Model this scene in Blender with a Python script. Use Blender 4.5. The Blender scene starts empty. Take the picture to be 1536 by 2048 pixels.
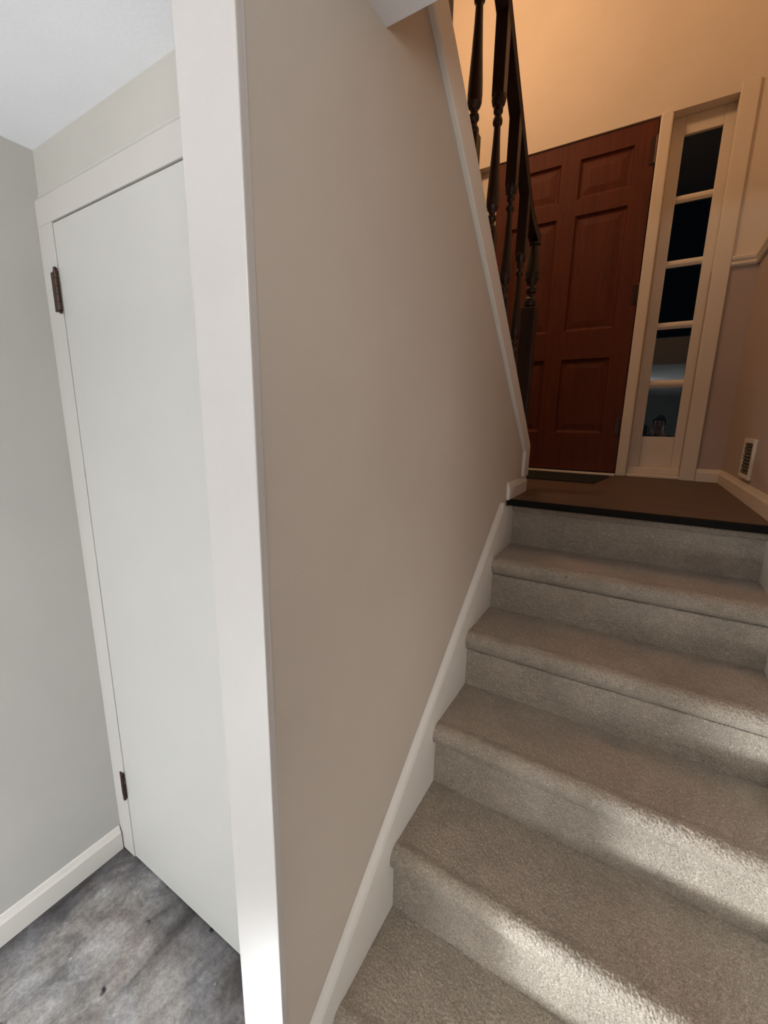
import bpy, bmesh, math, random
import numpy as np
from mathutils import Vector, Matrix, noise
random.seed(7)
S = bpy.context.scene
COL = S.collection

# ------------------------------------------------------------------ camera
W, H = 1536, 2048
F_PX, PITCH, ROLL, YAW, CAM_H = 842.76, 0.2083, 0.0161, 0.5400, 1.5365
cam_d = bpy.data.cameras.new('camera'); cam = bpy.data.objects.new('camera', cam_d); COL.objects.link(cam)
cam_d.sensor_fit = 'VERTICAL'; cam_d.sensor_height = 32.0; cam_d.lens = F_PX / H * 32.0
cam_d.clip_start = 0.02
fw = Vector((-math.sin(YAW)*math.cos(PITCH), math.cos(YAW)*math.cos(PITCH), -math.sin(PITCH)))
rt = Vector((math.cos(YAW), math.sin(YAW), 0)); up = rt.cross(fw)
r2 = rt*math.cos(ROLL) + up*math.sin(ROLL); u2 = -rt*math.sin(ROLL) + up*math.cos(ROLL)
M = Matrix((r2, u2, -fw)).transposed().to_4x4(); M.translation = (0, 0, CAM_H)
cam.matrix_world = M
S.camera = cam

# ------------------------------------------------------------------ colour management, world, lights
S.view_settings.view_transform = 'Standard'; S.view_settings.look = 'None'
S.view_settings.exposure = 0.0; S.view_settings.gamma = 1.0; S.view_settings.use_curve_mapping = False
wd = bpy.data.worlds.new('night'); S.world = wd; wd.use_nodes = True
wd.node_tree.nodes['Background'].inputs[0].default_value = (0.10, 0.14, 0.22, 1)
wd.node_tree.nodes['Background'].inputs[1].default_value = 0.01

def area(name, loc, target, size, power, color, size_y=None, spread=180):
    l = bpy.data.lights.new(name, 'AREA'); l.energy = power; l.color = color
    l.shape = 'RECTANGLE'; l.size = size; l.size_y = size_y or size; l.spread = math.radians(spread)
    o = bpy.data.objects.new(name, l); COL.objects.link(o); o.location = loc
    d = Vector(target) - Vector(loc); o.rotation_euler = d.to_track_quat('-Z', 'Y').to_euler()
    return o
def point(name, loc, power, color, r):
    l = bpy.data.lights.new(name, 'POINT'); l.energy = power; l.color = color; l.shadow_soft_size = r
    o = bpy.data.objects.new(name, l); COL.objects.link(o); o.location = loc; return o
COOL = (0.90, 0.95, 1.0); WARM = (1.0, 0.59, 0.325)
def spot(name, loc, target, power, color, r, deg, blend=1.0):
    l = bpy.data.lights.new(name, 'SPOT'); l.energy = power; l.color = color; l.shadow_soft_size = r
    l.spot_size = math.radians(deg); l.spot_blend = blend
    o = bpy.data.objects.new(name, l); COL.objects.link(o); o.location = loc
    o.rotation_euler = (Vector(target) - Vector(loc)).to_track_quat('-Z', 'Y').to_euler(); return o
point('floor_work_light', (-1.00, -0.95, 0.24), 38.0, COOL, 0.14)
spot('work_spot', (-1.36, -0.72, 0.09), (0.46, 1.02, 0.50), 470.0, (0.86, 0.93, 1.0), 0.12, 29)
area('ceiling_fill', (-0.7, -1.4, 1.75), (-0.7, -1.4, 2.2), 0.4, 56.0, (0.98, 0.98, 1.0), 0.4)  # added fill facing up to brighten the ceiling, not an actual fixture
area('wall_fill', (1.75, -1.5, 1.55), (-0.6, 1.0, 1.80), 1.0, 25.0, (1.0, 0.98, 0.95))  # added fill aimed at the stair wall to even out its brightness
point('stairwell_lamp', (-1.08, 2.05, 4.0), 36.0, WARM, 0.12)

# ------------------------------------------------------------------ materials
def nmat(name):
    m = bpy.data.materials.new(name); m.use_nodes = True
    nt = m.node_tree; b = nt.nodes['Principled BSDF']; return m, nt, b
def N(nt, t, **kw):
    n = nt.nodes.new(t)
    for k, v in kw.items(): setattr(n, k, v)
    return n
def ramp(nt, src, stops):
    r = N(nt, 'ShaderNodeValToRGB'); e = r.color_ramp.elements
    while len(e) < len(stops): e.new(0.5)
    for i, (p, c) in enumerate(stops):
        e[i].position = p; e[i].color = (*c, 1) if len(c) == 3 else c
    nt.links.new(src, r.inputs[0]); return r.outputs[0]
def coords(nt, scale=(1, 1, 1)):
    tc = N(nt, 'ShaderNodeTexCoord'); mp = N(nt, 'ShaderNodeMapping'); mp.inputs['Scale'].default_value = scale
    nt.links.new(tc.outputs['Object'], mp.inputs[0]); return mp.outputs[0]
def noise_n(nt, vec, scale, detail=4, rough=0.55, dist=0.0):
    n = N(nt, 'ShaderNodeTexNoise'); n.inputs['Scale'].default_value = scale; n.inputs['Detail'].default_value = detail
    n.inputs['Roughness'].default_value = rough; n.inputs['Distortion'].default_value = dist
    nt.links.new(vec, n.inputs['Vector']); return n.outputs[0]
def bump(nt, b, h, strength, dist):
    bp = N(nt, 'ShaderNodeBump'); bp.inputs['Strength'].default_value = strength; bp.inputs['Distance'].default_value = dist
    nt.links.new(h, bp.inputs['Height']); nt.links.new(bp.outputs[0], b.inputs['Normal']); return bp
def mul(c, k): return tuple(x*k for x in c)
def paint(name, col, rough=0.6, bs=0.15, scale=220, var=0.04):
    m, nt, b = nmat(name); v = coords(nt)
    n1 = noise_n(nt, v, 2.5, 3)
    c = ramp(nt, n1, [(0.3, mul(col, 1-var)), (0.7, mul(col, 1+var))]); nt.links.new(c, b.inputs['Base Color'])
    b.inputs['Roughness'].default_value = rough
    bump(nt, b, noise_n(nt, v, scale, 3), bs, 0.001)
    return m
M_WALL = paint('beige_wall_paint', (0.58, 0.515, 0.435), 0.62, 0.25, 170)
M_GREY = paint('greige_wall_paint', (0.50, 0.49, 0.45), 0.65, 0.2, 170)
M_CEIL = paint('ceiling_paint', (0.86, 0.87, 0.90), 0.9, 0.5, 130)
M_UP = paint('cream_upper_paint', (0.72, 0.62, 0.50), 0.8, 0.35, 150)
M_LOW = paint('tan_dado_paint', (0.48, 0.375, 0.31), 0.8, 0.35, 150)
M_DOORW = paint('white_door_paint', (0.57, 0.56, 0.515), 0.42, 0.06, 60, 0.02)
M_TRIM = paint('white_gloss_trim', (0.76, 0.73, 0.67), 0.38, 0.08, 40, 0.02)
M_TRIM2 = paint('aged_cream_trim', (0.74, 0.64, 0.51), 0.5, 0.08, 40, 0.03)
def brushed_trim():
    m, nt, b = nmat('brushed_gloss_paint'); v = coords(nt, (260, 260, 6))
    b.inputs['Base Color'].default_value = (0.57, 0.54, 0.505, 1); b.inputs['Roughness'].default_value = 0.30
    bump(nt, b, noise_n(nt, v, 1.0, 3), 0.35, 0.0012); return m
M_STRIP = brushed_trim()
M_CASING = paint('offwhite_casing_paint', (0.58, 0.555, 0.51), 0.45, 0.06, 60, 0.02)
M_ABOVE = paint('pale_greige_paint', (0.53, 0.51, 0.46), 0.65, 0.2, 170)
def wood(name, dark, light, rough=0.35, axis=(30, 30, 2.2)):
    m, nt, b = nmat(name); v = coords(nt, axis)
    n = noise_n(nt, v, 1.0, 6, 0.62, 1.2)
    c = ramp(nt, n, [(0.3, dark), (0.7, light)]); nt.links.new(c, b.inputs['Base Color'])
    b.inputs['Roughness'].default_value = rough; bump(nt, b, n, 0.12, 0.001); return m
M_DOOR = wood('red_brown_door_wood', (0.078, 0.017, 0.0065), (0.122, 0.028, 0.0105), 0.62)
M_DOOR.node_tree.nodes['Principled BSDF'].inputs['Specular IOR Level'].default_value = 0.25
M_RAIL = wood('dark_stained_wood', (0.014, 0.004, 0.0015), (0.036, 0.011, 0.004), 0.38)
M_FLOORW = wood('brown_landing_floor', (0.085, 0.050, 0.032), (0.13, 0.078, 0.05), 0.6, (3, 30, 3))
def flat(name, col, rough=0.5, metal=0.0):
    m, nt, b = nmat(name); v = coords(nt)
    n = noise_n(nt, v, 40, 3); c = ramp(nt, n, [(0.3, mul(col, 0.8)), (0.7, mul(col, 1.2))]); nt.links.new(c, b.inputs['Base Color'])
    b.inputs['Roughness'].default_value = rough; b.inputs['Metallic'].default_value = metal; return m
M_NOSE = flat('black_rubber_edging', (0.008, 0.007, 0.006), 0.9)
M_NOSE.node_tree.nodes['Principled BSDF'].inputs['Specular IOR Level'].default_value = 0.15
M_MAT = flat('dark_green_mat', (0.006, 0.007, 0.005), 0.95)
M_HINGE = flat('bronze_hinge', (0.060, 0.032, 0.022), 0.42, 0.6)
M_DARK = flat('dark_void', (0.02, 0.018, 0.015), 0.9)
M_SKIN = flat('skin', (0.42, 0.24, 0.17), 0.5)
M_HAIR = flat('dark_hair', (0.012, 0.009, 0.007), 0.6)
M_CLOTH = flat('dark_cloth', (0.02, 0.02, 0.024), 0.85)
M_PHONE = flat('black_phone_case', (0.01, 0.01, 0.01), 0.3)
M_SLAT = flat('grey_green_grille', (0.09, 0.085, 0.055), 0.5)

def carpet():
    m, nt, b = nmat('greige_cut_pile_carpet'); v = coords(nt)
    f = noise_n(nt, v, 300, 4, 0.8); g = noise_n(nt, v, 9, 4, 0.6); g2 = noise_n(nt, v, 60, 4, 0.6)
    c1 = ramp(nt, f, [(0.30, (0.128, 0.101, 0.071)), (0.52, (0.342, 0.283, 0.210)), (0.74, (0.72, 0.62, 0.485))])
    c2 = ramp(nt, g, [(0.35, (0.86, 0.85, 0.84)), (0.65, (1.06, 1.05, 1.04))])
    c3 = ramp(nt, g2, [(0.35, (0.90, 0.90, 0.90)), (0.65, (1.06, 1.06, 1.06))])
    mx = N(nt, 'ShaderNodeMix', data_type='RGBA', blend_type='MULTIPLY'); mx.inputs[0].default_value = 1
    nt.links.new(c1, mx.inputs[6]); nt.links.new(c2, mx.inputs[7])
    mx2 = N(nt, 'ShaderNodeMix', data_type='RGBA', blend_type='MULTIPLY'); mx2.inputs[0].default_value = 1
    nt.links.new(mx.outputs[2], mx2.inputs[6]); nt.links.new(c3, mx2.inputs[7])
    # a few small worn-in marks
    vo = N(nt, 'ShaderNodeTexVoronoi'); vo.inputs['Scale'].default_value = 5.0; nt.links.new(v, vo.inputs['Vector'])
    sp = ramp(nt, vo.outputs['Distance'], [(0.012, (0.22, 0.2, 0.18)), (0.034, (1, 1, 1))])
    mx3 = N(nt, 'ShaderNodeMix', data_type='RGBA', blend_type='MULTIPLY'); mx3.inputs[0].default_value = 1
    nt.links.new(mx2.outputs[2], mx3.inputs[6]); nt.links.new(sp, mx3.inputs[7])
    nt.links.new(mx3.outputs[2], b.inputs['Base Color'])
    b.inputs['Roughness'].default_value = 0.45
    b.inputs['Sheen Weight'].default_value = 0.25; b.inputs['Sheen Roughness'].default_value = 0.5
    b.inputs['Specular IOR Level'].default_value = 0.9
    bump(nt, b, f, 0.6, 0.003); return m
M_CARPET = carpet()

def concrete():
    m, nt, b = nmat('stained_concrete'); tc = N(nt, 'ShaderNodeTexCoord')
    v = tc.outputs['Object']
    mp = N(nt, 'ShaderNodeMapping'); mp.inputs['Rotation'].default_value = (0, 0, math.radians(22)); mp.inputs['Scale'].default_value = (3.4, 1.5, 1)
    nt.links.new(v, mp.inputs[0])
    st = noise_n(nt, mp.outputs[0], 3.0, 8, 0.65, 1.5)           # trowel streaks
    cl = noise_n(nt, v, 5.0, 6, 0.6, 0.8)                        # clouds
    fi = noise_n(nt, v, 70, 8, 0.8)                             # grain
    c = ramp(nt, st, [(0.30, (0.15, 0.145, 0.145)), (0.48, (0.33, 0.32, 0.31)), (0.66, (0.46, 0.45, 0.44))])
    c2 = ramp(nt, cl, [(0.32, (0.68, 0.60, 0.55)), (0.5, (0.95, 0.93, 0.91)), (0.68, (1.12, 1.13, 1.17))])
    c3 = ramp(nt, fi, [(0.32, (0.55, 0.55, 0.55)), (0.5, (0.98, 0.98, 0.98)), (0.66, (1.35, 1.34, 1.33))])
    def mult(a, bb):
        mx = N(nt, 'ShaderNodeMix', data_type='RGBA', blend_type='MULTIPLY'); mx.inputs[0].default_value = 1
        nt.links.new(a, mx.inputs[6]); nt.links.new(bb, mx.inputs[7]); return mx.outputs[2]
    o = mult(mult(c, c2), c3)
    # old adhesive left in a ragged band along the closet threshold and the left wall
    sx = N(nt, 'ShaderNodeSeparateXYZ'); nt.links.new(v, sx.inputs[0])
    def math_(op, a, bb=None):
        n = N(nt, 'ShaderNodeMath', operation=op)
        for i, q in enumerate((a, bb)):
            if q is None: continue
            if isinstance(q, (int, float)): n.inputs[i].default_value = q
            else: nt.links.new(q, n.inputs[i])
        return n.outputs[0]
    ragged = math_('MULTIPLY', noise_n(nt, v, 7, 5, 0.65), 0.34)
    # far strip: y > 0.61-..., stronger towards the right
    dy = math_('SUBTRACT', 0.63, sx.outputs['Y'])
    dyx = math_('ADD', dy, math_('MULTIPLY', math_('ADD', sx.outputs['X'], 0.6), -0.10))
    d1 = math_('ADD', dyx, ragged)
    d2 = math_('ADD', math_('MULTIPLY', math_('ADD', sx.outputs['X'], 1.46), 1.6), ragged)
    dd = math_('MINIMUM', d1, d2)
    band = ramp(nt, dd, [(0.20, (0.20, 0.20, 0.22)), (0.30, (0.50, 0.50, 0.52)), (0.40, (1, 1, 1))])
    o = mult(o, band)
    # black tar spots
    vo = N(nt, 'ShaderNodeTexVoronoi'); vo.inputs['Scale'].default_value = 7.0
    av = N(nt, 'ShaderNodeVectorMath', operation='ADD'); nz = N(nt, 'ShaderNodeTexNoise'); nz.inputs['Scale'].default_value = 30
    nt.links.new(v, nz.inputs['Vector']); sc = N(nt, 'ShaderNodeVectorMath', operation='SCALE'); sc.inputs['Scale'].default_value = 0.04
    nt.links.new(nz.outputs['Color'], sc.inputs[0]); nt.links.new(v, av.inputs[0]); nt.links.new(sc.outputs[0], av.inputs[1]); nt.links.new(av.outputs[0], vo.inputs['Vector'])
    o = mult(o, ramp(nt, vo.outputs['Distance'], [(0.05, (0.06, 0.06, 0.07)), (0.10, (1, 1, 1))]))
    # pale dried specks
    vp = N(nt, 'ShaderNodeTexVoronoi'); vp.inputs['Scale'].default_value = 15.0; nt.links.new(av.outputs[0], vp.inputs['Vector'])
    pale = ramp(nt, vp.outputs['Distance'], [(0.03, (1, 1, 1)), (0.07, (0, 0, 0))])
    mx = N(nt, 'ShaderNodeMix', data_type='RGBA', blend_type='MIX'); nt.links.new(pale, mx.inputs[0]); nt.links.new(o, mx.inputs[6]); mx.inputs[7].default_value = (0.55, 0.54, 0.52, 1)
    nt.links.new(mx.outputs[2], b.inputs['Base Color'])
    b.inputs['Roughness'].default_value = 0.5
    nt.links.new(ramp(nt, cl, [(0.3, (0.30,)*3), (0.7, (0.6,)*3)]), b.inputs['Roughness'])
    bump(nt, b, fi, 0.5, 0.002); return m
M_CONC = concrete()

def glass_mat():
    m = bpy.data.materials.new('window_glass'); m.use_nodes = True; nt = m.node_tree; nt.nodes.clear()
    out = N(nt, 'ShaderNodeOutputMaterial'); mix = N(nt, 'ShaderNodeMixShader'); t = N(nt, 'ShaderNodeBsdfTransparent'); g = N(nt, 'ShaderNodeBsdfGlossy')
    g.inputs['Roughness'].default_value = 0.0; fr = N(nt, 'ShaderNodeFresnel'); fr.inputs[0].default_value = 1.6
    t.inputs[0].default_value = (0.85, 0.9, 0.88, 1)
    nt.links.new(fr.outputs[0], mix.inputs[0]); nt.links.new(t.outputs[0], mix.inputs[1]); nt.links.new(g.outputs[0], mix.inputs[2]); nt.links.new(mix.outputs[0], out.inputs[0]); return m
M_GLASS = glass_mat()

# ------------------------------------------------------------------ mesh helpers
def add_box(bm, x0, x1, y0, y1, z0, z1):
    vs = [bm.verts.new((x, y, z)) for x in (x0, x1) for y in (y0, y1) for z in (z0, z1)]
    for f in ((0, 1, 3, 2), (4, 6, 7, 5), (0, 4, 5, 1), (2, 3, 7, 6), (0, 2, 6, 4), (1, 5, 7, 3)):
        bm.faces.new([vs[i] for i in f])
def add_prism(bm, pts, axis, a, b):
    """pts: 2-D outline; extruded along axis from a to b. axis x -> (y,z), y -> (x,z), z -> (x,y)"""
    def P(p, t):
        return {'x': (t, p[0], p[1]), 'y': (p[0], t, p[1]), 'z': (p[0], p[1], t)}[axis]
    A = [bm.verts.new(P(p, a)) for p in pts]; B = [bm.verts.new(P(p, b)) for p in pts]
    n = len(pts)
    bm.faces.new(A); bm.faces.new(B[::-1])
    for i in range(n): bm.faces.new((A[i], B[i], B[(i+1) % n], A[(i+1) % n]))
def add_lathe(bm, cx, cy, prof, seg=20):
    rings = []
    for z, r in prof:
        rings.append([bm.verts.new((cx + r*math.cos(2*math.pi*k/seg), cy + r*math.sin(2*math.pi*k/seg), z)) for k in range(seg)])
    for a, b in zip(rings, rings[1:]):
        for k in range(seg): bm.faces.new((a[k], a[(k+1) % seg], b[(k+1) % seg], b[k]))
    bm.faces.new(rings[0][::-1]); bm.faces.new(rings[-1])
def obj(name, bm, mat, parent=None, bevel=0.0, smooth=False, seg=2):
    bmesh.ops.recalc_face_normals(bm, faces=bm.faces)
    me = bpy.data.meshes.new(name); bm.to_mesh(me); bm.free(); me.materials.append(mat)
    o = bpy.data.objects.new(name, me); COL.objects.link(o); o.parent = parent
    if bevel:
        md = o.modifiers.new('bevel', 'BEVEL'); md.width = bevel; md.segments = seg; md.limit_method = 'ANGLE'; md.angle_limit = math.radians(35)
    if smooth:
        for p in me.polygons: p.use_smooth = True
    return o
def tag(o, label=None, cat=None, group=None, kind=None):
    if label: o['label'] = label
    if cat: o['category'] = cat
    if group: o['group'] = group
    if kind: o['kind'] = kind
    return o
def thing(name, label, cat, loc=(0, 0, 0), group=None, kind=None):
    o = bpy.data.objects.new(name, None); COL.objects.link(o); o.location = loc
    o.empty_display_size = 0.1
    return tag(o, label, cat, group, kind)
def keep(child, parent):
    child.parent = parent; child.matrix_parent_inverse = Matrix.Translation(parent.location).inverted(); return child
def box(name, dims, mat, parent=None, bevel=0.0):
    bm = bmesh.new(); add_box(bm, *dims); o = obj(name, bm, mat, None, bevel)
    if parent is not None: keep(o, parent)
    return o
def struct(o, label, cat): return tag(o, label, cat, kind='structure')

# ------------------------------------------------------------------ measured layout (metres)
XA, XW = -0.474, -0.588          # stair wall: stair side, closet side
XL, XR = -1.456, 0.430           # far left wall, right stairwell wall
Y0, YC = 0.427, 0.610            # wall end facing the room, closet front
ZC, ZU = 2.220, 2.500            # lower ceiling, upper floor
L, RISE, RUN, YR = 1.217, 0.2113, 0.2631, 1.9036
YD, YE, YH = 3.195, 2.140, 0.772
def cap(y): return 1.443 + 0.847*(YE - y)

# ------------------------------------------------------------------ structure
bm = bmesh.new(); add_box(bm, -4.5, 3.4, -5.2, YC + 0.9, -0.12, 0.0)
struct(obj('floor', bm, M_CONC), 'stained grey bare concrete floor of the lower level', 'floor')
bm = bmesh.new(); add_box(bm, XL, XR, 1.856, YD + 0.12, L - 0.03, L - 0.0005)
struct(obj('floor_landing', bm, M_FLOORW), 'dark brown entry landing floor at the top of the carpeted stairs', 'floor')
bm = bmesh.new(); add_box(bm, -4.5, 3.4, -5.2, YH, ZC, ZU); add_box(bm, -4.5, XL, YH, YC + 0.9, ZC, ZU)
struct(obj('ceiling', bm, M_CEIL), 'white textured ceiling of the lower level ending at the open stairwell', 'ceiling')
bm = bmesh.new(); add_box(bm, XL - 0.1, 1.6, YH - 3, YD + 0.2, 5.0, 5.1)
struct(obj('ceiling_stairwell', bm, M_CEIL), 'high white ceiling over the stairwell', 'ceiling')

# wall between the lower flight and the closet, its top following the upper flight
yt = YE - (2.62 - 1.443)/0.847
bm = bmesh.new(); add_prism(bm, [(Y0 + 0.014, 0), (YE - 0.012, 0), (YE - 0.012, cap(YE) - 0.012), (yt, 2.60), (Y0 + 0.014, 2.60)], 'x', XW, XA)
struct(obj('wall_stair', bm, M_WALL), 'tan painted wall beside the carpeted stairs with a sloping top', 'wall')
bm = bmesh.new(); add_box(bm, XW - 0.002, XA + 0.002, Y0, Y0 + 0.016, 0, ZC)
struct(obj('trim_1', bm, M_STRIP, bevel=0.002), 'glossy white corner board on the end of the stair wall', 'corner board')
# sloping cap and fascia
bm = bmesh.new(); X1 = XA + 0.015
zd = 0.118
add_prism(bm, [(YE, L + 0.078), (YE, cap(YE)), (yt, cap(yt)), (yt, cap(yt) - zd), (YE - 0.082, cap(YE - 0.082) - zd + 0.018), (YE - 0.082, L + 0.078)], 'x', XA - 0.001, X1)
o = obj('trim_2', bm, M_TRIM, bevel=0.003)
bm = bmesh.new(); add_prism(bm, [(YE, L), (YE, cap(YE)), (yt, cap(yt)), (yt, cap(yt) - 0.02), (YE - 0.018, cap(YE) - 0.012), (YE - 0.018, L)], 'x', XW - 0.012, XA - 0.001)
c = obj('sloping_cap', bm, M_TRIM, bevel=0.002); keep(c, o)
struct(o, 'white sloping fascia board along the top edge of the stair wall', 'stair trim')

# left wall, closet front, skirting
bm = bmesh.new(); add_box(bm, XL - 0.1, XL, -1.6, YD + 0.2, 0, ZC); add_box(bm, XL - 0.1, XL, YH, YD + 0.2, ZC, 5.0)
struct(obj('wall_left', bm, M_GREY), 'greige wall at the left of the closet door', 'wall')
bm = bmesh.new(); add_prism(bm, [(XL, 0), (XL + 0.013, 0), (XL + 0.013, 0.070), (XL + 0.009, 0.078), (XL + 0.004, 0.092), (XL, 0.094)], 'y', -1.6, YC - 0.017)
struct(obj('baseboard_left', bm, M_TRIM), 'white baseboard at the foot of the greige left wall', 'baseboard')
bm = bmesh.new(); add_box(bm, XL, XW, YC, YC + 0.09, 2.119, ZC)
struct(obj('wall_closet', bm, M_ABOVE), 'narrow greige wall above the closet door', 'wall')

# closet door
d1 = thing('door_1', 'plain white flush closet door between the left wall and the corner board', 'door', (-1.37, YC, 0), kind='structure')
box('door_leaf', (-1.3735, XW - 0.006, YC - 0.0115, YC + 0.024, 0.006, 2.0290), M_DOORW, d1, 0.0015)
bm = bmesh.new()
add_box(bm, XL, -1.3765, YC - 0.013, YC + 0.03, 0, 2.0335)
add_prism(bm, [(YC + 0.03, 2.0335), (YC - 0.013, 2.0335), (YC - 0.013, 2.096), (YC - 0.004, 2.108), (YC - 0.001, 2.119), (YC + 0.03, 2.119)], 'x', XL, XW)
keep(obj('casing', bm, M_CASING, bevel=0.0015), d1)
box('closet_shade_sheet', (XL, XW, YC + 0.045, YC + 0.05, 0, 2.2), M_DARK, d1)  # added dark sheet, stands in for the closet's shade in the door gaps
def hinge(x, z0, z1, y, parent, w=0.034):
    bm = bmesh.new()
    add_box(bm, x - w, x - 0.001, y - 0.0035, y, z0, z1)
    n = 5; hgt = (z1 - z0)/n
    for k in range(n):
        add_lathe(bm, x, y - 0.006, [(z0 + k*hgt + 0.0006, 0.0058), (z0 + (k+1)*hgt - 0.0006, 0.0058)], 12)
    add_lathe(bm, x, y - 0.006, [(z1, 0.003), (z1 + 0.004, 0.0055), (z1 + 0.008, 0.003)], 12)
    add_lathe(bm, x, y - 0.006, [(z0 - 0.008, 0.003), (z0 - 0.004, 0.0055), (z0, 0.003)], 12)
    o = obj('hinge', bm, M_HINGE); keep(o, parent); o['label'] = 'dark bronze butt hinge'; return o
hinge(-1.3755, 1.818, 1.916, YC - 0.013, d1); hinge(-1.3755, 0.258, 0.350, YC - 0.013, d1, 0.023)

# right wall (two-tone above the landing) and door wall
ZR = 2.412
bm = bmesh.new(); add_box(bm, XR, XR + 0.1, 0.30, YD + 0.2, 0, ZR); 
struct(obj('wall_right', bm, M_LOW), 'tan lower part of the wall at the right of the entry landing', 'wall')
bm = bmesh.new(); add_box(bm, XR, XR + 0.1, YH, YD + 0.2, ZR, 5.0)
struct(obj('wall_right_upper', bm, M_UP), 'cream upper part of the wall at the right of the entry landing', 'wall')
YF = YD - 0.008                                          # front face of the door wall
bm = bmesh.new()
add_box(bm, XL, -1.183, YF, YD + 0.2, 0, 5.0); add_box(bm, -1.183, 0.225, YF, YD + 0.2, 3.262, 5.0)
add_box(bm, 0.225, XR, YF, YD + 0.2, ZR, 5.0)
struct(obj('wall_entry', bm, M_UP), 'warm lit cream wall around and above the front door', 'wall')
bm = bmesh.new(); add_box(bm, 0.225, XR, YF, YD + 0.2, 0, ZR)
struct(obj('wall_entry_lower', bm, M_LOW), 'tan strip of wall between the sidelight and the right corner', 'wall')
bm = bmesh.new(); add_box(bm, -1.055, 0.225, YD + 0.02, YD + 0.2, 0, L - 0.031)
struct(obj('wall_threshold', bm, M_LOW), 'wall below the front door threshold', 'wall')
bm = bmesh.new(); add_box(bm, -4.5, -1.556, -5.3, -5.2, 0, ZC); add_box(bm, -1.556, 3.4, -5.3, -5.2, 0, ZC)
struct(obj('wall_back', bm, M_GREY), 'greige wall at the far end of the lower room', 'wall')
bm = bmesh.new(); add_box(bm, 3.3, 3.4, -5.2, 0.40, 0, ZC)
struct(obj('wall_back_right', bm, M_GREY), 'greige side wall of the lower room', 'wall')
bm = bmesh.new(); add_box(bm, XR + 0.1, 3.3, 0.30, 0.40, 0, ZC)
struct(obj('wall_return', bm, M_GREY), 'greige wall of the lower room beside the stairs', 'wall')
bm = bmesh.new(); add_box(bm, -4.5, -4.4, -5.2, -1.6, 0, ZC); add_box(bm, -4.4, XL - 0.1, -1.7, -1.6, 0, ZC)
struct(obj('wall_room_left', bm, M_GREY), 'greige far side wall of the lower room', 'wall')

# chair rail on the two walls
def rail_prof(d0, sgn):   # (depth, z)
    p = [(0, ZR), (0.012, ZR), (0.018, ZR + 0.008), (0.014, ZR + 0.022), (0.022, ZR + 0.032), (0.024, ZR + 0.044), (0.018, ZR + 0.050), (0, ZR + 0.050)]
    return [(d0 + sgn*a, b) for a, b in p]
bm = bmesh.new(); add_prism(bm, rail_prof(XR, -1), 'y', 0.9, YD); add_prism(bm, rail_prof(YF, -1), 'x', 0.306, XR)
struct(obj('trim_3', bm, M_TRIM2), 'cream chair rail turning the corner right of the sidelight', 'chair rail')
def base_prof(d0, sgn, z0=L, h=0.076):
    return [(d0, z0), (d0 + sgn*0.013, z0), (d0 + sgn*0.013, z0 + h*0.68), (d0 + sgn*0.008, z0 + h*0.84), (d0 + sgn*0.005, z0 + h), (d0, z0 + h)]
bm = bmesh.new(); add_prism(bm, base_prof(XR, -1), 'y', 1.84, YD - 0.008); add_prism(bm, base_prof(YF, -1), 'x', 0.306, XR - 0.001)
struct(obj('baseboard_right', bm, M_TRIM2), 'cream baseboard along the right side of the entry landing', 'baseboard')
bm = bmesh.new(); add_prism(bm, base_prof(XA, 1), 'y', 1.822, YE)
struct(obj('baseboard_landing', bm, M_TRIM), 'short cream baseboard at the landing end of the stair wall', 'baseboard')

# ------------------------------------------------------------------ front door
d2 = thing('door_2', 'red brown wooden six panel front door at the entry landing', 'door', (-0.59, YD, L), kind='structure')
DX0, DX1, DZ0, DZ1 = -1.051, -0.131, L + 0.022, 3.259
panels = []
cols = [(-0.945, -0.643), (-0.533, -0.240)]
for x0, x1 in cols:
    for z0, z1 in ((2.935, 3.155), (2.150, 2.842), (1.490, 1.974)): panels.append((x0, x1, z0, z1))
bm = bmesh.new()
xs = [DX0, cols[0][0], cols[0][1], cols[1][0], cols[1][1], DX1]
zs = [DZ0, 1.490, 1.974, 2.150, 2.842, 2.935, 3.155, DZ1]
yf = YD + 0.003
for i in range(5):
    for j in range(7):
        if i in (1, 3) and j in (1, 3, 5): continue
        add_box(bm, xs[i], xs[i+1], yf, yf + 0.04, zs[j], zs[j+1])
bmesh.ops.remove_doubles(bm, verts=bm.verts, dist=1e-5)
leaf = obj('door_leaf', bm, M_DOOR); keep(leaf, d2)
for x0, x1, z0, z1 in panels:
    bm = bmesh.new()
    def ring(ins, y): return [bm.verts.new((x, y, z)) for x, z in ((x0+ins, z0+ins), (x1-ins, z0+ins), (x1-ins, z1-ins), (x0+ins, z1-ins))]
    rs = [ring(0, yf), ring(0.007, yf + 0.012), ring(0.016, yf + 0.017), ring(0.024, yf + 0.017), ring(0.060, yf + 0.011)]
    for a, b in zip(rs, rs[1:]):
        for k in range(4): bm.faces.new((a[k], a[(k+1) % 4], b[(k+1) % 4], b[k]))
    bm.faces.new(rs[-1]); 
    back = ring(0, yf + 0.035)
    for k in range(4): bm.faces.new((rs[0][k], rs[0][(k+1) % 4], back[(k+1) % 4], back[k]))
    bm.faces.new(back[::-1])
    p = obj('door_panel', bm, M_DOOR); p.parent = leaf
bm = bmesh.new()
add_box(bm, -1.183, -1.057, YD + 0.055, YD + 0.10, L, 3.262)
keep(obj('casing', bm, M_TRIM2, bevel=0.004), d2)
box('threshold', (-1.055, -0.127, YD - 0.040, YD + 0.06, L, L + 0.013), M_TRIM2, d2, 0.003)
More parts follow.
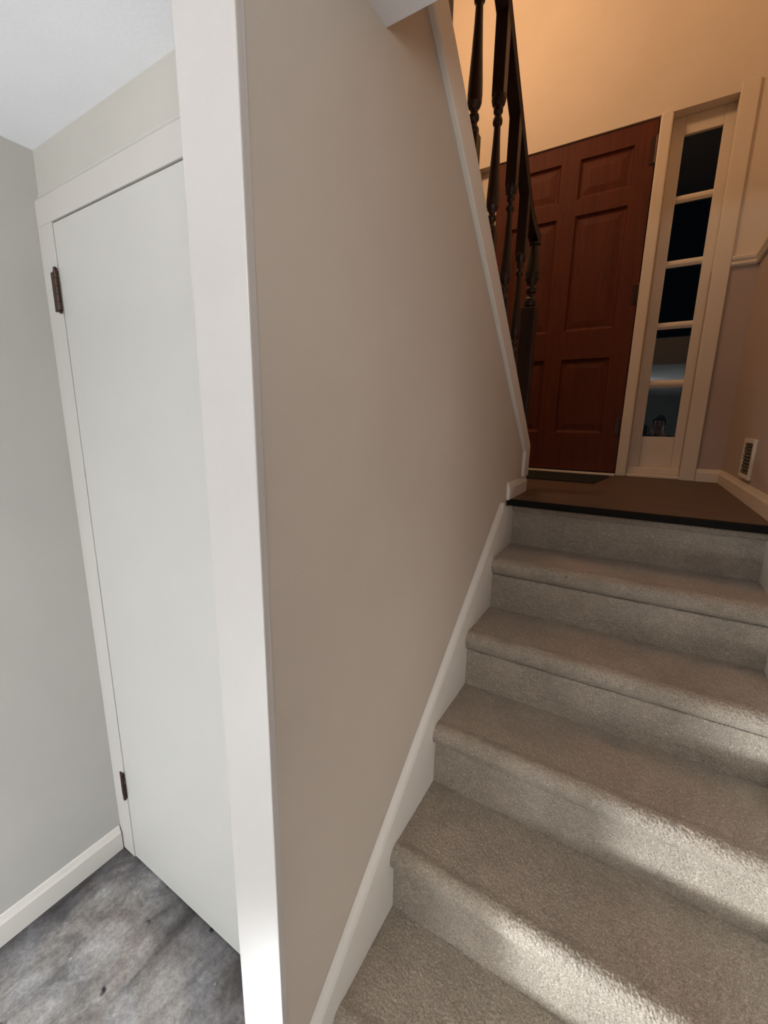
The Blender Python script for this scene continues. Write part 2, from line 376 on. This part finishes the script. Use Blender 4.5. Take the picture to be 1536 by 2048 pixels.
for z0, z1 in ((3.030, 3.165), (2.280, 2.385), (1.490, 1.590)):
    bm = bmesh.new(); add_box(bm, -0.160, -0.134, YD - 0.001, YD + 0.004, z0, z1)
    add_lathe(bm, -0.130, YD - 0.006, [(z0 - 0.008, 0.004), (z0, 0.008), (z1, 0.008), (z1 + 0.008, 0.004)], 12)
    h = obj('hinge', bm, M_HINGE); keep(h, d2)

# ------------------------------------------------------------------ sidelight window
w1 = thing('window_1', 'tall narrow cream sidelight with five dark panes beside the front door', 'window', (0.08, YD, L), kind='structure')
YS = 3.262; sc = YS/3.225
def zz(z): return 1.5365 + (z - 1.5365)*sc
px0, px1 = 0.0, 0.175*sc
pz = [(zz(2.847), zz(3.150)), (zz(2.505), zz(2.810)), (zz(2.161), zz(2.468)), (zz(1.825), zz(2.1225)), (zz(1.478), zz(1.780))]
bm = bmesh.new()
add_box(bm, -0.064, px0, YS, YS + 0.035, L, 3.262); add_box(bm, px1, 0.226, YS, YS + 0.035, L, 3.262)
add_box(bm, px0, px1, YS, YS + 0.035, pz[0][1], 3.262); add_box(bm, px0, px1, YS + 0.004, YS + 0.035, L, pz[4][0])
keep(obj('window_frame', bm, M_TRIM2, bevel=0.003), w1)
bm = bmesh.new()
bmv = [(-0.125, L), (-0.064, L), (-0.064, 3.25), (-0.075, 3.268), (-0.095, 3.275), (-0.115, 3.268), (-0.125, 3.25)]
add_prism(bm, bmv, 'y', YD - 0.022, YS + 0.035)
keep(obj('post', bm, M_TRIM2, bevel=0.008), w1)
bm = bmesh.new(); add_box(bm, 0.226, 0.305, YD - 0.022, YD + 0.0, L, 3.300)
keep(obj('casing', bm, M_TRIM2, bevel=0.004), w1)
bm = bmesh.new(); add_box(bm, -0.064, 0.226, YD - 0.012, YS, L, L + 0.022); add_box(bm, -0.064, 0.226, YD + 0.02, YS, L + 0.022, L + 0.062)
keep(obj('sill', bm, M_TRIM2, bevel=0.005), w1)
for a, b in zip(pz, pz[1:]):
    z0, z1 = b[1], a[0]; zm = (z0 + z1)/2
    bm = bmesh.new(); add_prism(bm, [(YS + 0.030, z0), (YS + 0.012, z0), (YS + 0.004, zm - 0.006), (YS + 0.004, zm + 0.006), (YS + 0.012, z1), (YS + 0.030, z1)], 'x', px0, px1)
    keep(obj('muntin', bm, M_TRIM2), w1)
for z0, z1 in pz:
    o = box('pane', (px0, px1, YS + 0.020, YS + 0.024, z0, z1), M_GLASS, w1)

# ------------------------------------------------------------------ staircase
st = thing('staircase', 'greige carpeted stairs climbing to the brown entry landing', 'staircase', (0, 0.6, 0))
SX0, SX1 = XA + 0.014, XR - 0.014
def step_profile(k):
    """carpet cross-section for tread k (0 = first below the landing), from its riser base up and over"""
    T = L - (k+1)*RISE; yb = YR - k*RUN; yn = YR - (k+1)*RUN
    pts = [(yb + 0.004, T)]
    n = 14; 
    for i in range(1, n): pts.append((yb - (yb - yn - 0.012)*i/n, T))
    r = 0.031; cy, cz = yn + 0.009, T - r
    for i in range(0, 15):
        a = math.radians(90 + 200*i/14); pts.append((cy + (r)*math.cos(a)*1.02, cz + r*math.sin(a)*1.12))
    zb = T - RISE if k < 4 else 0.0
    pts.append((yn + 0.001, T - 0.070))
    z = T - 0.070
    m = 9
    for i in range(1, m + 1): pts.append((yn, z + (zb - 0.004 - z)*i/m))
    return pts
def resample(pts, step):
    out = [pts[0]]
    for a, b in zip(pts, pts[1:]):
        n = max(1, round(math.hypot(b[0]-a[0], b[1]-a[1])/step))
        out += [(a[0] + (b[0]-a[0])*i/n, a[1] + (b[1]-a[1])*i/n) for i in range(1, n + 1)]
    return out
rng = np.random.default_rng(5)
def carpet_mesh(name, pts, x0, x1, step=0.0024):
    """solid step whose visible skin is a fine tufted grid"""
    pts = np.array(resample(pts, step)); m = len(pts); n = round((x1 - x0)/step) + 1
    t = np.gradient(pts, axis=0); t /= np.linalg.norm(t, axis=1, keepdims=True) + 1e-9
    nrm = np.stack([t[:, 1], -t[:, 0]], 1)                      # outward (towards -y / +z)
    xs = np.linspace(x0, x1, n)
    tuft = rng.normal(0, 0.0011, (n, m))
    tuft += 0.0009*np.sin(xs[:, None]*31 + 4*np.sin(pts[:, 0]*17)[None])*np.cos(pts[:, 1]*23)[None]
    tuft = np.clip(tuft, -0.0028, 0.0034)
    tuft[:, 0] = 0; tuft[:, -1] = 0; tuft[0] = np.minimum(tuft[0], 0); tuft[-1] = np.minimum(tuft[-1], 0)
    sg = -1.0 if nrm[m//4, 1] < 0 else 1.0
    P3 = np.empty((n, m, 3)); P3[..., 0] = xs[:, None] + np.clip(rng.normal(0, 0.0005, (n, m)), -0.001, 0.001)
    P3[0, :, 0] = x0; P3[-1, :, 0] = x1
    P3[..., 1] = pts[None, :, 0] + sg*nrm[None, :, 0]*tuft; P3[..., 2] = pts[None, :, 1] + sg*nrm[None, :, 1]*tuft
    verts = P3.reshape(-1, 3).tolist()
    idx = np.arange(n*m).reshape(n, m)
    faces = np.stack([idx[:-1, :-1], idx[:-1, 1:], idx[1:, 1:], idx[1:, :-1]], -1).reshape(-1, 4).tolist()
    c0 = len(verts); verts += [(x0, pts[0, 0], pts[-1, 1]), (x1, pts[0, 0], pts[-1, 1])]
    faces.append(idx[0].tolist()[::-1] + [c0]); faces.append(idx[-1].tolist() + [c0 + 1])
    faces.append([c0, c0 + 1] + idx[::-1, -1].tolist()); faces.append([c0 + 1, c0] + idx[:, 0].tolist())
    me = bpy.data.meshes.new(name); me.from_pydata(verts, [], faces); me.update()
    me.polygons.foreach_set('use_smooth', [True]*(len(faces) - 4) + [False]*4)
    me.materials.append(M_CARPET)
    o = bpy.data.objects.new(name, me); COL.objects.link(o); return o
top = [(YR + 0.02, L - 0.024), (YR - 0.006, L - 0.024), (YR - 0.018, L - 0.030), (YR - 0.020, L - 0.040), (YR - 0.012, L - 0.055)]
top += [(YR - 0.004 + 0.004*i/8, L - 0.06 - (RISE - 0.056)*i/8) for i in range(9)]
o = carpet_mesh('carpeted_riser', top, SX0, SX1); keep(o, st)
for k in range(5):
    o = carpet_mesh('carpeted_step', step_profile(k), SX0, SX1); keep(o, st)
# black edging of the landing
bm = bmesh.new(); add_prism(bm, [(1.826, L + 0.002), (1.826, L - 0.020), (1.832, L - 0.024), (1.900, L - 0.024), (1.900, L - 0.019), (1.836, L - 0.018), (1.850, L + 0.002)], 'x', XA + 0.002, XR - 0.001)
o = obj('nosing', bm, M_NOSE); keep(o, st); o['label'] = 'black edging strip at the landing edge'
# skirt boards
def sk(y): return 0.161 + 0.803*(y - 0.565) + 0.122
def skirt(xw, s):
    # s = -1: board stands out towards +x, s = 1: towards -x
    bm = bmesh.new(); ye = 1.735; xw = xw - s*0.0006
    y_s = 0.443
    ts = [(0.0, 0.0), (0.010, 0.004), (0.022, 0.010), (0.034, 0.0135), (0.040, 0.014)]   # drop below the top line, protrusion
    rows = []
    def line(drop): return [(y_s, sk(y_s) - drop), (ye, sk(ye) - drop)]
    for dr, pr in ts:
        rows.append([bm.verts.new((xw - s*pr, y, z)) for y, z in line(dr*1.25)])
    # lower face
    rows.append([bm.verts.new((xw - s*0.014, y_s, 0.0)), bm.verts.new((xw - s*0.014, ye, 0.0))])
    for a, b in zip(rows, rows[1:]): bm.faces.new((a[0], a[1], b[1], b[0]))
    b0 = [bm.verts.new((xw, y_s, 0.0)), bm.verts.new((xw, ye, 0.0))]
    bm.faces.new([r[0] for r in rows] + [b0[0]]); bm.faces.new(([r[1] for r in rows] + [b0[1]])[::-1])
    bm.faces.new((rows[-1][0], rows[-1][1], b0[1], b0[0])); bm.faces.new((rows[0][1], rows[0][0], b0[0], b0[1]))
    z1 = sk(ye)
    add_prism(bm, [(ye, 0.0), (YR + 0.01, 0.0), (YR + 0.01, L - 0.026), (ye + 0.05, L - 0.026), (ye + 0.012, z1 - 0.006), (ye, z1 - 0.012)], 'x', min(xw, xw - s*0.014), max(xw, xw - s*0.014))
    return bm
for w_, s_ in ((XA, -1), (XR, 1)):
    o = obj('skirt_board', skirt(w_, s_), M_TRIM); keep(o, st)

# ------------------------------------------------------------------ stair railing
XB = -0.531
rl = thing('stair_railing', 'dark stained wooden stair railing with turned balusters on the sloping wall', 'railing', (XB, YE, L))
def square(bm, cx, cy, h, zb, zt, slope_b=0.0, slope_t=0.0):
    vs = []
    for (dx, dy) in ((-h, -h), (h, -h), (h, h), (-h, h)):
        vs.append((bm.verts.new((cx+dx, cy+dy, zb - slope_b*dy)), bm.verts.new((cx+dx, cy+dy, zt - slope_t*dy))))
    bm.faces.new([v[0] for v in vs][::-1]); bm.faces.new([v[1] for v in vs])
    for k in range(4): bm.faces.new((vs[k][0], vs[(k+1) % 4][0], vs[(k+1) % 4][1], vs[k][1]))
prof = [(0.196, 0.010), (0.200, 0.017), (0.212, 0.0165), (0.222, 0.011), (0.230, 0.0105), (0.236, 0.0155), (0.246, 0.0155), (0.252, 0.011), (0.260, 0.0115),
        (0.266, 0.0165), (0.276, 0.0205), (0.296, 0.0215), (0.330, 0.0200), (0.400, 0.0155), (0.470, 0.0118), (0.508, 0.0105), (0.512, 0.0105), (0.516, 0.0145), (0.524, 0.0160),
        (0.532, 0.0145), (0.536, 0.0115), (0.544, 0.0110), (0.550, 0.0150), (0.558, 0.0155), (0.564, 0.0150), (0.572, 0.0205), (0.584, 0.0235), (0.596, 0.0235)]
prof = [(a + 0.062, b) for a, b in prof]
for y in (0.93, 1.125, 1.358, 1.572, 1.775, 1.975):
    bm = bmesh.new(); zc = cap(y)
    square(bm, XB, y, 0.0185, zc - 0.003, zc + 0.260, 0.847, 0)
    add_lathe(bm, XB, y, [(zc + a, b) for a, b in prof], 24)
    square(bm, XB, y, 0.0195, zc + 0.652, zc + 0.866, 0, 0.847)
    o = obj('baluster', bm, M_RAIL, bevel=0.002); keep(o, rl)
bm = bmesh.new()
sec = [(-0.020, 0), (0.020, 0), (0.024, 0.014), (0.020, 0.026), (0.024, 0.036), (0.018, 0.050), (0.008, 0.056), (-0.008, 0.056), (-0.018, 0.050), (-0.024, 0.036), (-0.020, 0.026), (-0.024, 0.014)]
path = [(0.80, cap(0.80) + 0.862), (1.96, cap(1.96) + 0.862), (2.03, cap(2.03) + 0.870), (2.08, cap(2.08) + 0.888), (2.215, cap(2.08) + 0.856)]
rows = [[bm.verts.new((XB + a, y, z + b)) for a, b in sec] for y, z in path]
for a, b in zip(rows, rows[1:]):
    for k in range(12): bm.faces.new((a[k], a[(k+1) % 12], b[(k+1) % 12], b[k]))
bm.faces.new(rows[0][::-1]); bm.faces.new(rows[-1])
keep(obj('handrail', bm, M_RAIL), rl)
bm = bmesh.new(); NX, NY = -0.528, 2.186
square(bm, NX, NY, 0.033, L, 2.075)
add_lathe(bm, NX, NY, [(2.075, 0.020), (2.085, 0.028), (2.100, 0.030), (2.115, 0.028), (2.125, 0.018), (2.135, 0.016), (2.142, 0.024), (2.158, 0.026), (2.170, 0.018), (2.180, 0.022), (2.200, 0.032), (2.225, 0.034), (2.260, 0.030), (2.320, 0.022), (2.340, 0.019), (2.345, 0.028), (2.352, 0.028)], 24)
keep(obj('newel_post', bm, M_RAIL, bevel=0.003), rl)

# ------------------------------------------------------------------ landing objects
bm = bmesh.new(); add_prism(bm, [(-0.98, 2.655), (-0.205, 2.655), (-0.150, 3.10), (-0.98, 3.145)], 'z', L, L + 0.006)
tag(obj('doormat', bm, M_MAT, bevel=0.002), 'thin dark doormat on the landing floor in front of the front door', 'doormat')

vt = thing('wall_vent', 'upright wall vent with cream rim low on the right landing wall', 'wall vent', (XR, 2.5, L + 0.08))
VY0, VY1, VZ0, VZ1 = 2.405, 2.625, 1.312, 1.492
bm = bmesh.new()
for (a, b, c_, d_) in ((VY0, VY0 + 0.022, VZ0, VZ1), (VY1 - 0.022, VY1, VZ0, VZ1), (VY0 + 0.022, VY1 - 0.022, VZ0, VZ0 + 0.02), (VY0 + 0.022, VY1 - 0.022, VZ1 - 0.02, VZ1)):
    add_box(bm, XR - 0.012, XR, a, b, c_, d_)
keep(obj('frame', bm, M_TRIM2, bevel=0.002), vt)
bm = bmesh.new(); add_box(bm, XR - 0.002, XR, VY0 + 0.022, VY1 - 0.022, VZ0 + 0.02, VZ1 - 0.02)
for k in range(9):
    z = VZ0 + 0.024 + k*0.0155
    add_prism(bm, [(XR - 0.010, z), (XR - 0.002, z + 0.010), (XR - 0.002, z + 0.012), (XR - 0.010, z + 0.002)], 'y', VY0 + 0.022, VY1 - 0.022)
keep(obj('grille', bm, M_SLAT), vt)

# ------------------------------------------------------------------ the photographer (seen only as a reflection in the lowest pane)
def skin_mesh(name, nodes, edges, mat, parent, sub=2):
    """nodes: {key: ((x, y, z), radius or (rx, ry))}; first node is the skin root"""
    me = bpy.data.meshes.new(name); keys = list(nodes); idx = {k: i for i, k in enumerate(keys)}
    me.from_pydata([nodes[k][0] for k in keys], [(idx[a], idx[b]) for a, b in edges], [])
    me.materials.append(mat)
    o = bpy.data.objects.new(name, me); COL.objects.link(o)
    sk_ = o.modifiers.new('skin', 'SKIN'); sk_.use_smooth_shade = True
    if not me.skin_vertices:
        me.attributes.new('skin', 'FLOAT2', 'POINT') if False else None
    o.modifiers.new('sub', 'SUBSURF').levels = sub; o.modifiers['sub'].render_levels = sub
    return o, keys, nodes
def finish_skin(o, keys, nodes, parent):
    me = o.data
    for i, k in enumerate(keys):
        r = nodes[k][1]; r = r if isinstance(r, tuple) else (r, r)
        sv = me.skin_vertices[0].data[i]; sv.radius = r; sv.use_root = (i == 0)
    keep(o, parent); return o
PX, PY = 0.19, -0.36
def P(x, y, z): return (PX + x, PY + y, z)
person = thing('person', 'dark haired person in dark clothes holding up a phone, reflected in the lowest pane', 'person', (PX, PY, 0))
hl, hr_ = (-0.060, -0.045, 1.47), (0.068, -0.045, 1.50)      # palms either side of the phone
B = {'pelvis': (P(0, 0, 0.90), (0.135, 0.10)), 'waist': (P(0, 0, 1.05), (0.125, 0.09)), 'chest': (P(0, -0.01, 1.25), (0.15, 0.10)), 'neckb': (P(0, -0.01, 1.40), (0.07, 0.06)),
     'neck': (P(-0.005, 0.005, 1.465), 0.048), 'jaw': (P(-0.01, 0.025, 1.52), (0.052, 0.062)), 'head': (P(-0.01, 0.022, 1.585), (0.074, 0.088)), 'crown': (P(-0.01, 0.012, 1.645), (0.060, 0.074))}
E_ = [('pelvis', 'waist'), ('waist', 'chest'), ('chest', 'neckb'), ('neckb', 'neck'), ('neck', 'jaw'), ('jaw', 'head'), ('head', 'crown')]
for sd, s_, palm in (('l', -1, hl), ('r', 1, hr_)):
    B['sh'+sd] = (P(s_*0.165, -0.01, 1.355), 0.055); B['el'+sd] = (P(s_*0.235, 0.02, 1.12), 0.040)
    B['wr'+sd] = ((palm[0] + s_*0.035, palm[1] - 0.065, palm[2] - 0.05), (0.026, 0.022)); B['pa'+sd] = (palm, (0.030, 0.016))
    E_ += [('neckb', 'sh'+sd), ('sh'+sd, 'el'+sd), ('el'+sd, 'wr'+sd), ('wr'+sd, 'pa'+sd)]
    for f in range(4):
        a = (palm[0] - s_*0.004, palm[1] + 0.026, palm[2] + 0.030 - f*0.019)
        ln = (0.030, 0.034, 0.031, 0.024)[f]
        B['k%d%s' % (f, sd)] = (a, 0.009)
        B['m%d%s' % (f, sd)] = ((a[0] - s_*0.004, a[1] + 0.010, a[2] + 0.004), 0.0085)
        B['t%d%s' % (f, sd)] = ((a[0] - s_*(0.006 + ln*0.35), a[1] + 0.006, a[2] + 0.006), 0.0075)
        E_ += [('pa'+sd, 'k%d%s' % (f, sd)), ('k%d%s' % (f, sd), 'm%d%s' % (f, sd)), ('m%d%s' % (f, sd), 't%d%s' % (f, sd))]
    th = (palm[0] - s_*0.006, palm[1] - 0.012, palm[2] + 0.018)
    B['th'+sd] = (th, 0.011); B['tt'+sd] = ((th[0] - s_*0.022, th[1] - 0.004, th[2] + 0.016), 0.009)
    E_ += [('wr'+sd, 'th'+sd), ('th'+sd, 'tt'+sd)]
    B['hip'+sd] = (P(s_*0.085, 0, 0.84), 0.085); B['knee'+sd] = (P(s_*0.10, 0.015, 0.47), 0.055); B['ank'+sd] = (P(s_*0.11, -0.01, 0.09), 0.036); B['toe'+sd] = (P(s_*0.125, 0.13, 0.035), (0.038, 0.026))
    E_ += [('pelvis', 'hip'+sd), ('hip'+sd, 'knee'+sd), ('knee'+sd, 'ank'+sd), ('ank'+sd, 'toe'+sd)]
body = finish_skin(*skin_mesh('body', B, E_, M_SKIN, person), person)
def wear(name, keys, grow, mat, ends=None):
    n = {k: (B[k][0], tuple((r + grow) for r in (B[k][1] if isinstance(B[k][1], tuple) else (B[k][1],)*2))) for k in keys}
    if ends: n.update(ends)
    e = [(a, b) for a, b in E_ if a in n and b in n]
    return finish_skin(*skin_mesh(name, n, e, mat, person), person)
wear('sweater', ['chest', 'waist', 'pelvis', 'neckb', 'shl', 'ell', 'wrl', 'shr', 'elr', 'wrr'], 0.020, M_CLOTH, {'pelvis': (P(0, 0, 0.87), (0.172, 0.130))})
wear('trousers', ['pelvis', 'hipl', 'kneel', 'ankl', 'hipr', 'kneer', 'ankr'], 0.012, M_CLOTH, {'waist': (P(0, 0, 1.02), (0.142, 0.106))})
for sd in 'lr':
    n = {'a': ((B['ank'+sd][0][0], B['ank'+sd][0][1] - 0.02, 0.048), (0.042, 0.046)), 'b': (B['toe'+sd][0], (0.046, 0.034))}
    finish_skin(*skin_mesh('shoe', n, [('a', 'b')], M_HAIR, person), person)
bm = bmesh.new(); bmesh.ops.create_uvsphere(bm, u_segments=28, v_segments=18, radius=1.0, matrix=Matrix.Translation(P(-0.01, -0.012, 1.622)) @ Matrix.Diagonal((0.086, 0.104, 0.092, 1)))
for v_ in bm.verts:      # fringe line lifted above the face
    if v_.co.y > PY + 0.045 and v_.co.z < 1.635: v_.co.y = PY + 0.045
keep(obj('hair', bm, M_HAIR, smooth=True), person)
bm = bmesh.new(); hx, hy = PX - 0.01, PY + 0.022
add_prism(bm, [(hy + 0.078, 1.60), (hy + 0.118, 1.552), (hy + 0.078, 1.545)], 'x', hx - 0.012, hx + 0.012)
keep(obj('nose', bm, M_SKIN, bevel=0.006, smooth=True), person)
for s_ in (-1, 1):
    bm = bmesh.new(); bmesh.ops.create_uvsphere(bm, u_segments=12, v_segments=8, radius=0.009, matrix=Matrix.Translation((hx + s_*0.030, hy + 0.076, 1.592)))
    keep(obj('eye', bm, flat('dark_eye', (0.05, 0.035, 0.025), 0.25), smooth=True), person)
    bm = bmesh.new(); bmesh.ops.create_uvsphere(bm, u_segments=12, v_segments=8, radius=0.028, matrix=Matrix.Translation((hx + s_*0.078, hy - 0.002, 1.575)) @ Matrix.Diagonal((0.3, 0.65, 1.1, 1)))
    keep(obj('ear', bm, M_SKIN, smooth=True), person)
bm = bmesh.new(); add_prism(bm, [(hx - 0.024, 1.528), (hx, 1.533), (hx + 0.024, 1.528), (hx, 1.521)], 'y', hy + 0.06, hy + 0.088)
keep(obj('mouth', bm, flat('lips', (0.30, 0.10, 0.09), 0.4), bevel=0.002), person)
# phone: the photograph is taken from its back, so it sits just behind the camera point
bm = bmesh.new(); add_box(bm, -0.036, 0.036, -0.073, 0.073, -0.004, 0.004)
ph = obj('phone', bm, M_PHONE, bevel=0.003)
ph.matrix_world = Matrix.Translation(Vector((0, 0, CAM_H)) - fw*0.014 - u2*0.045) @ M.to_3x3().to_4x4()
tag(ph, 'black phone held up in both hands of the person at the foot of the stairs', 'phone')
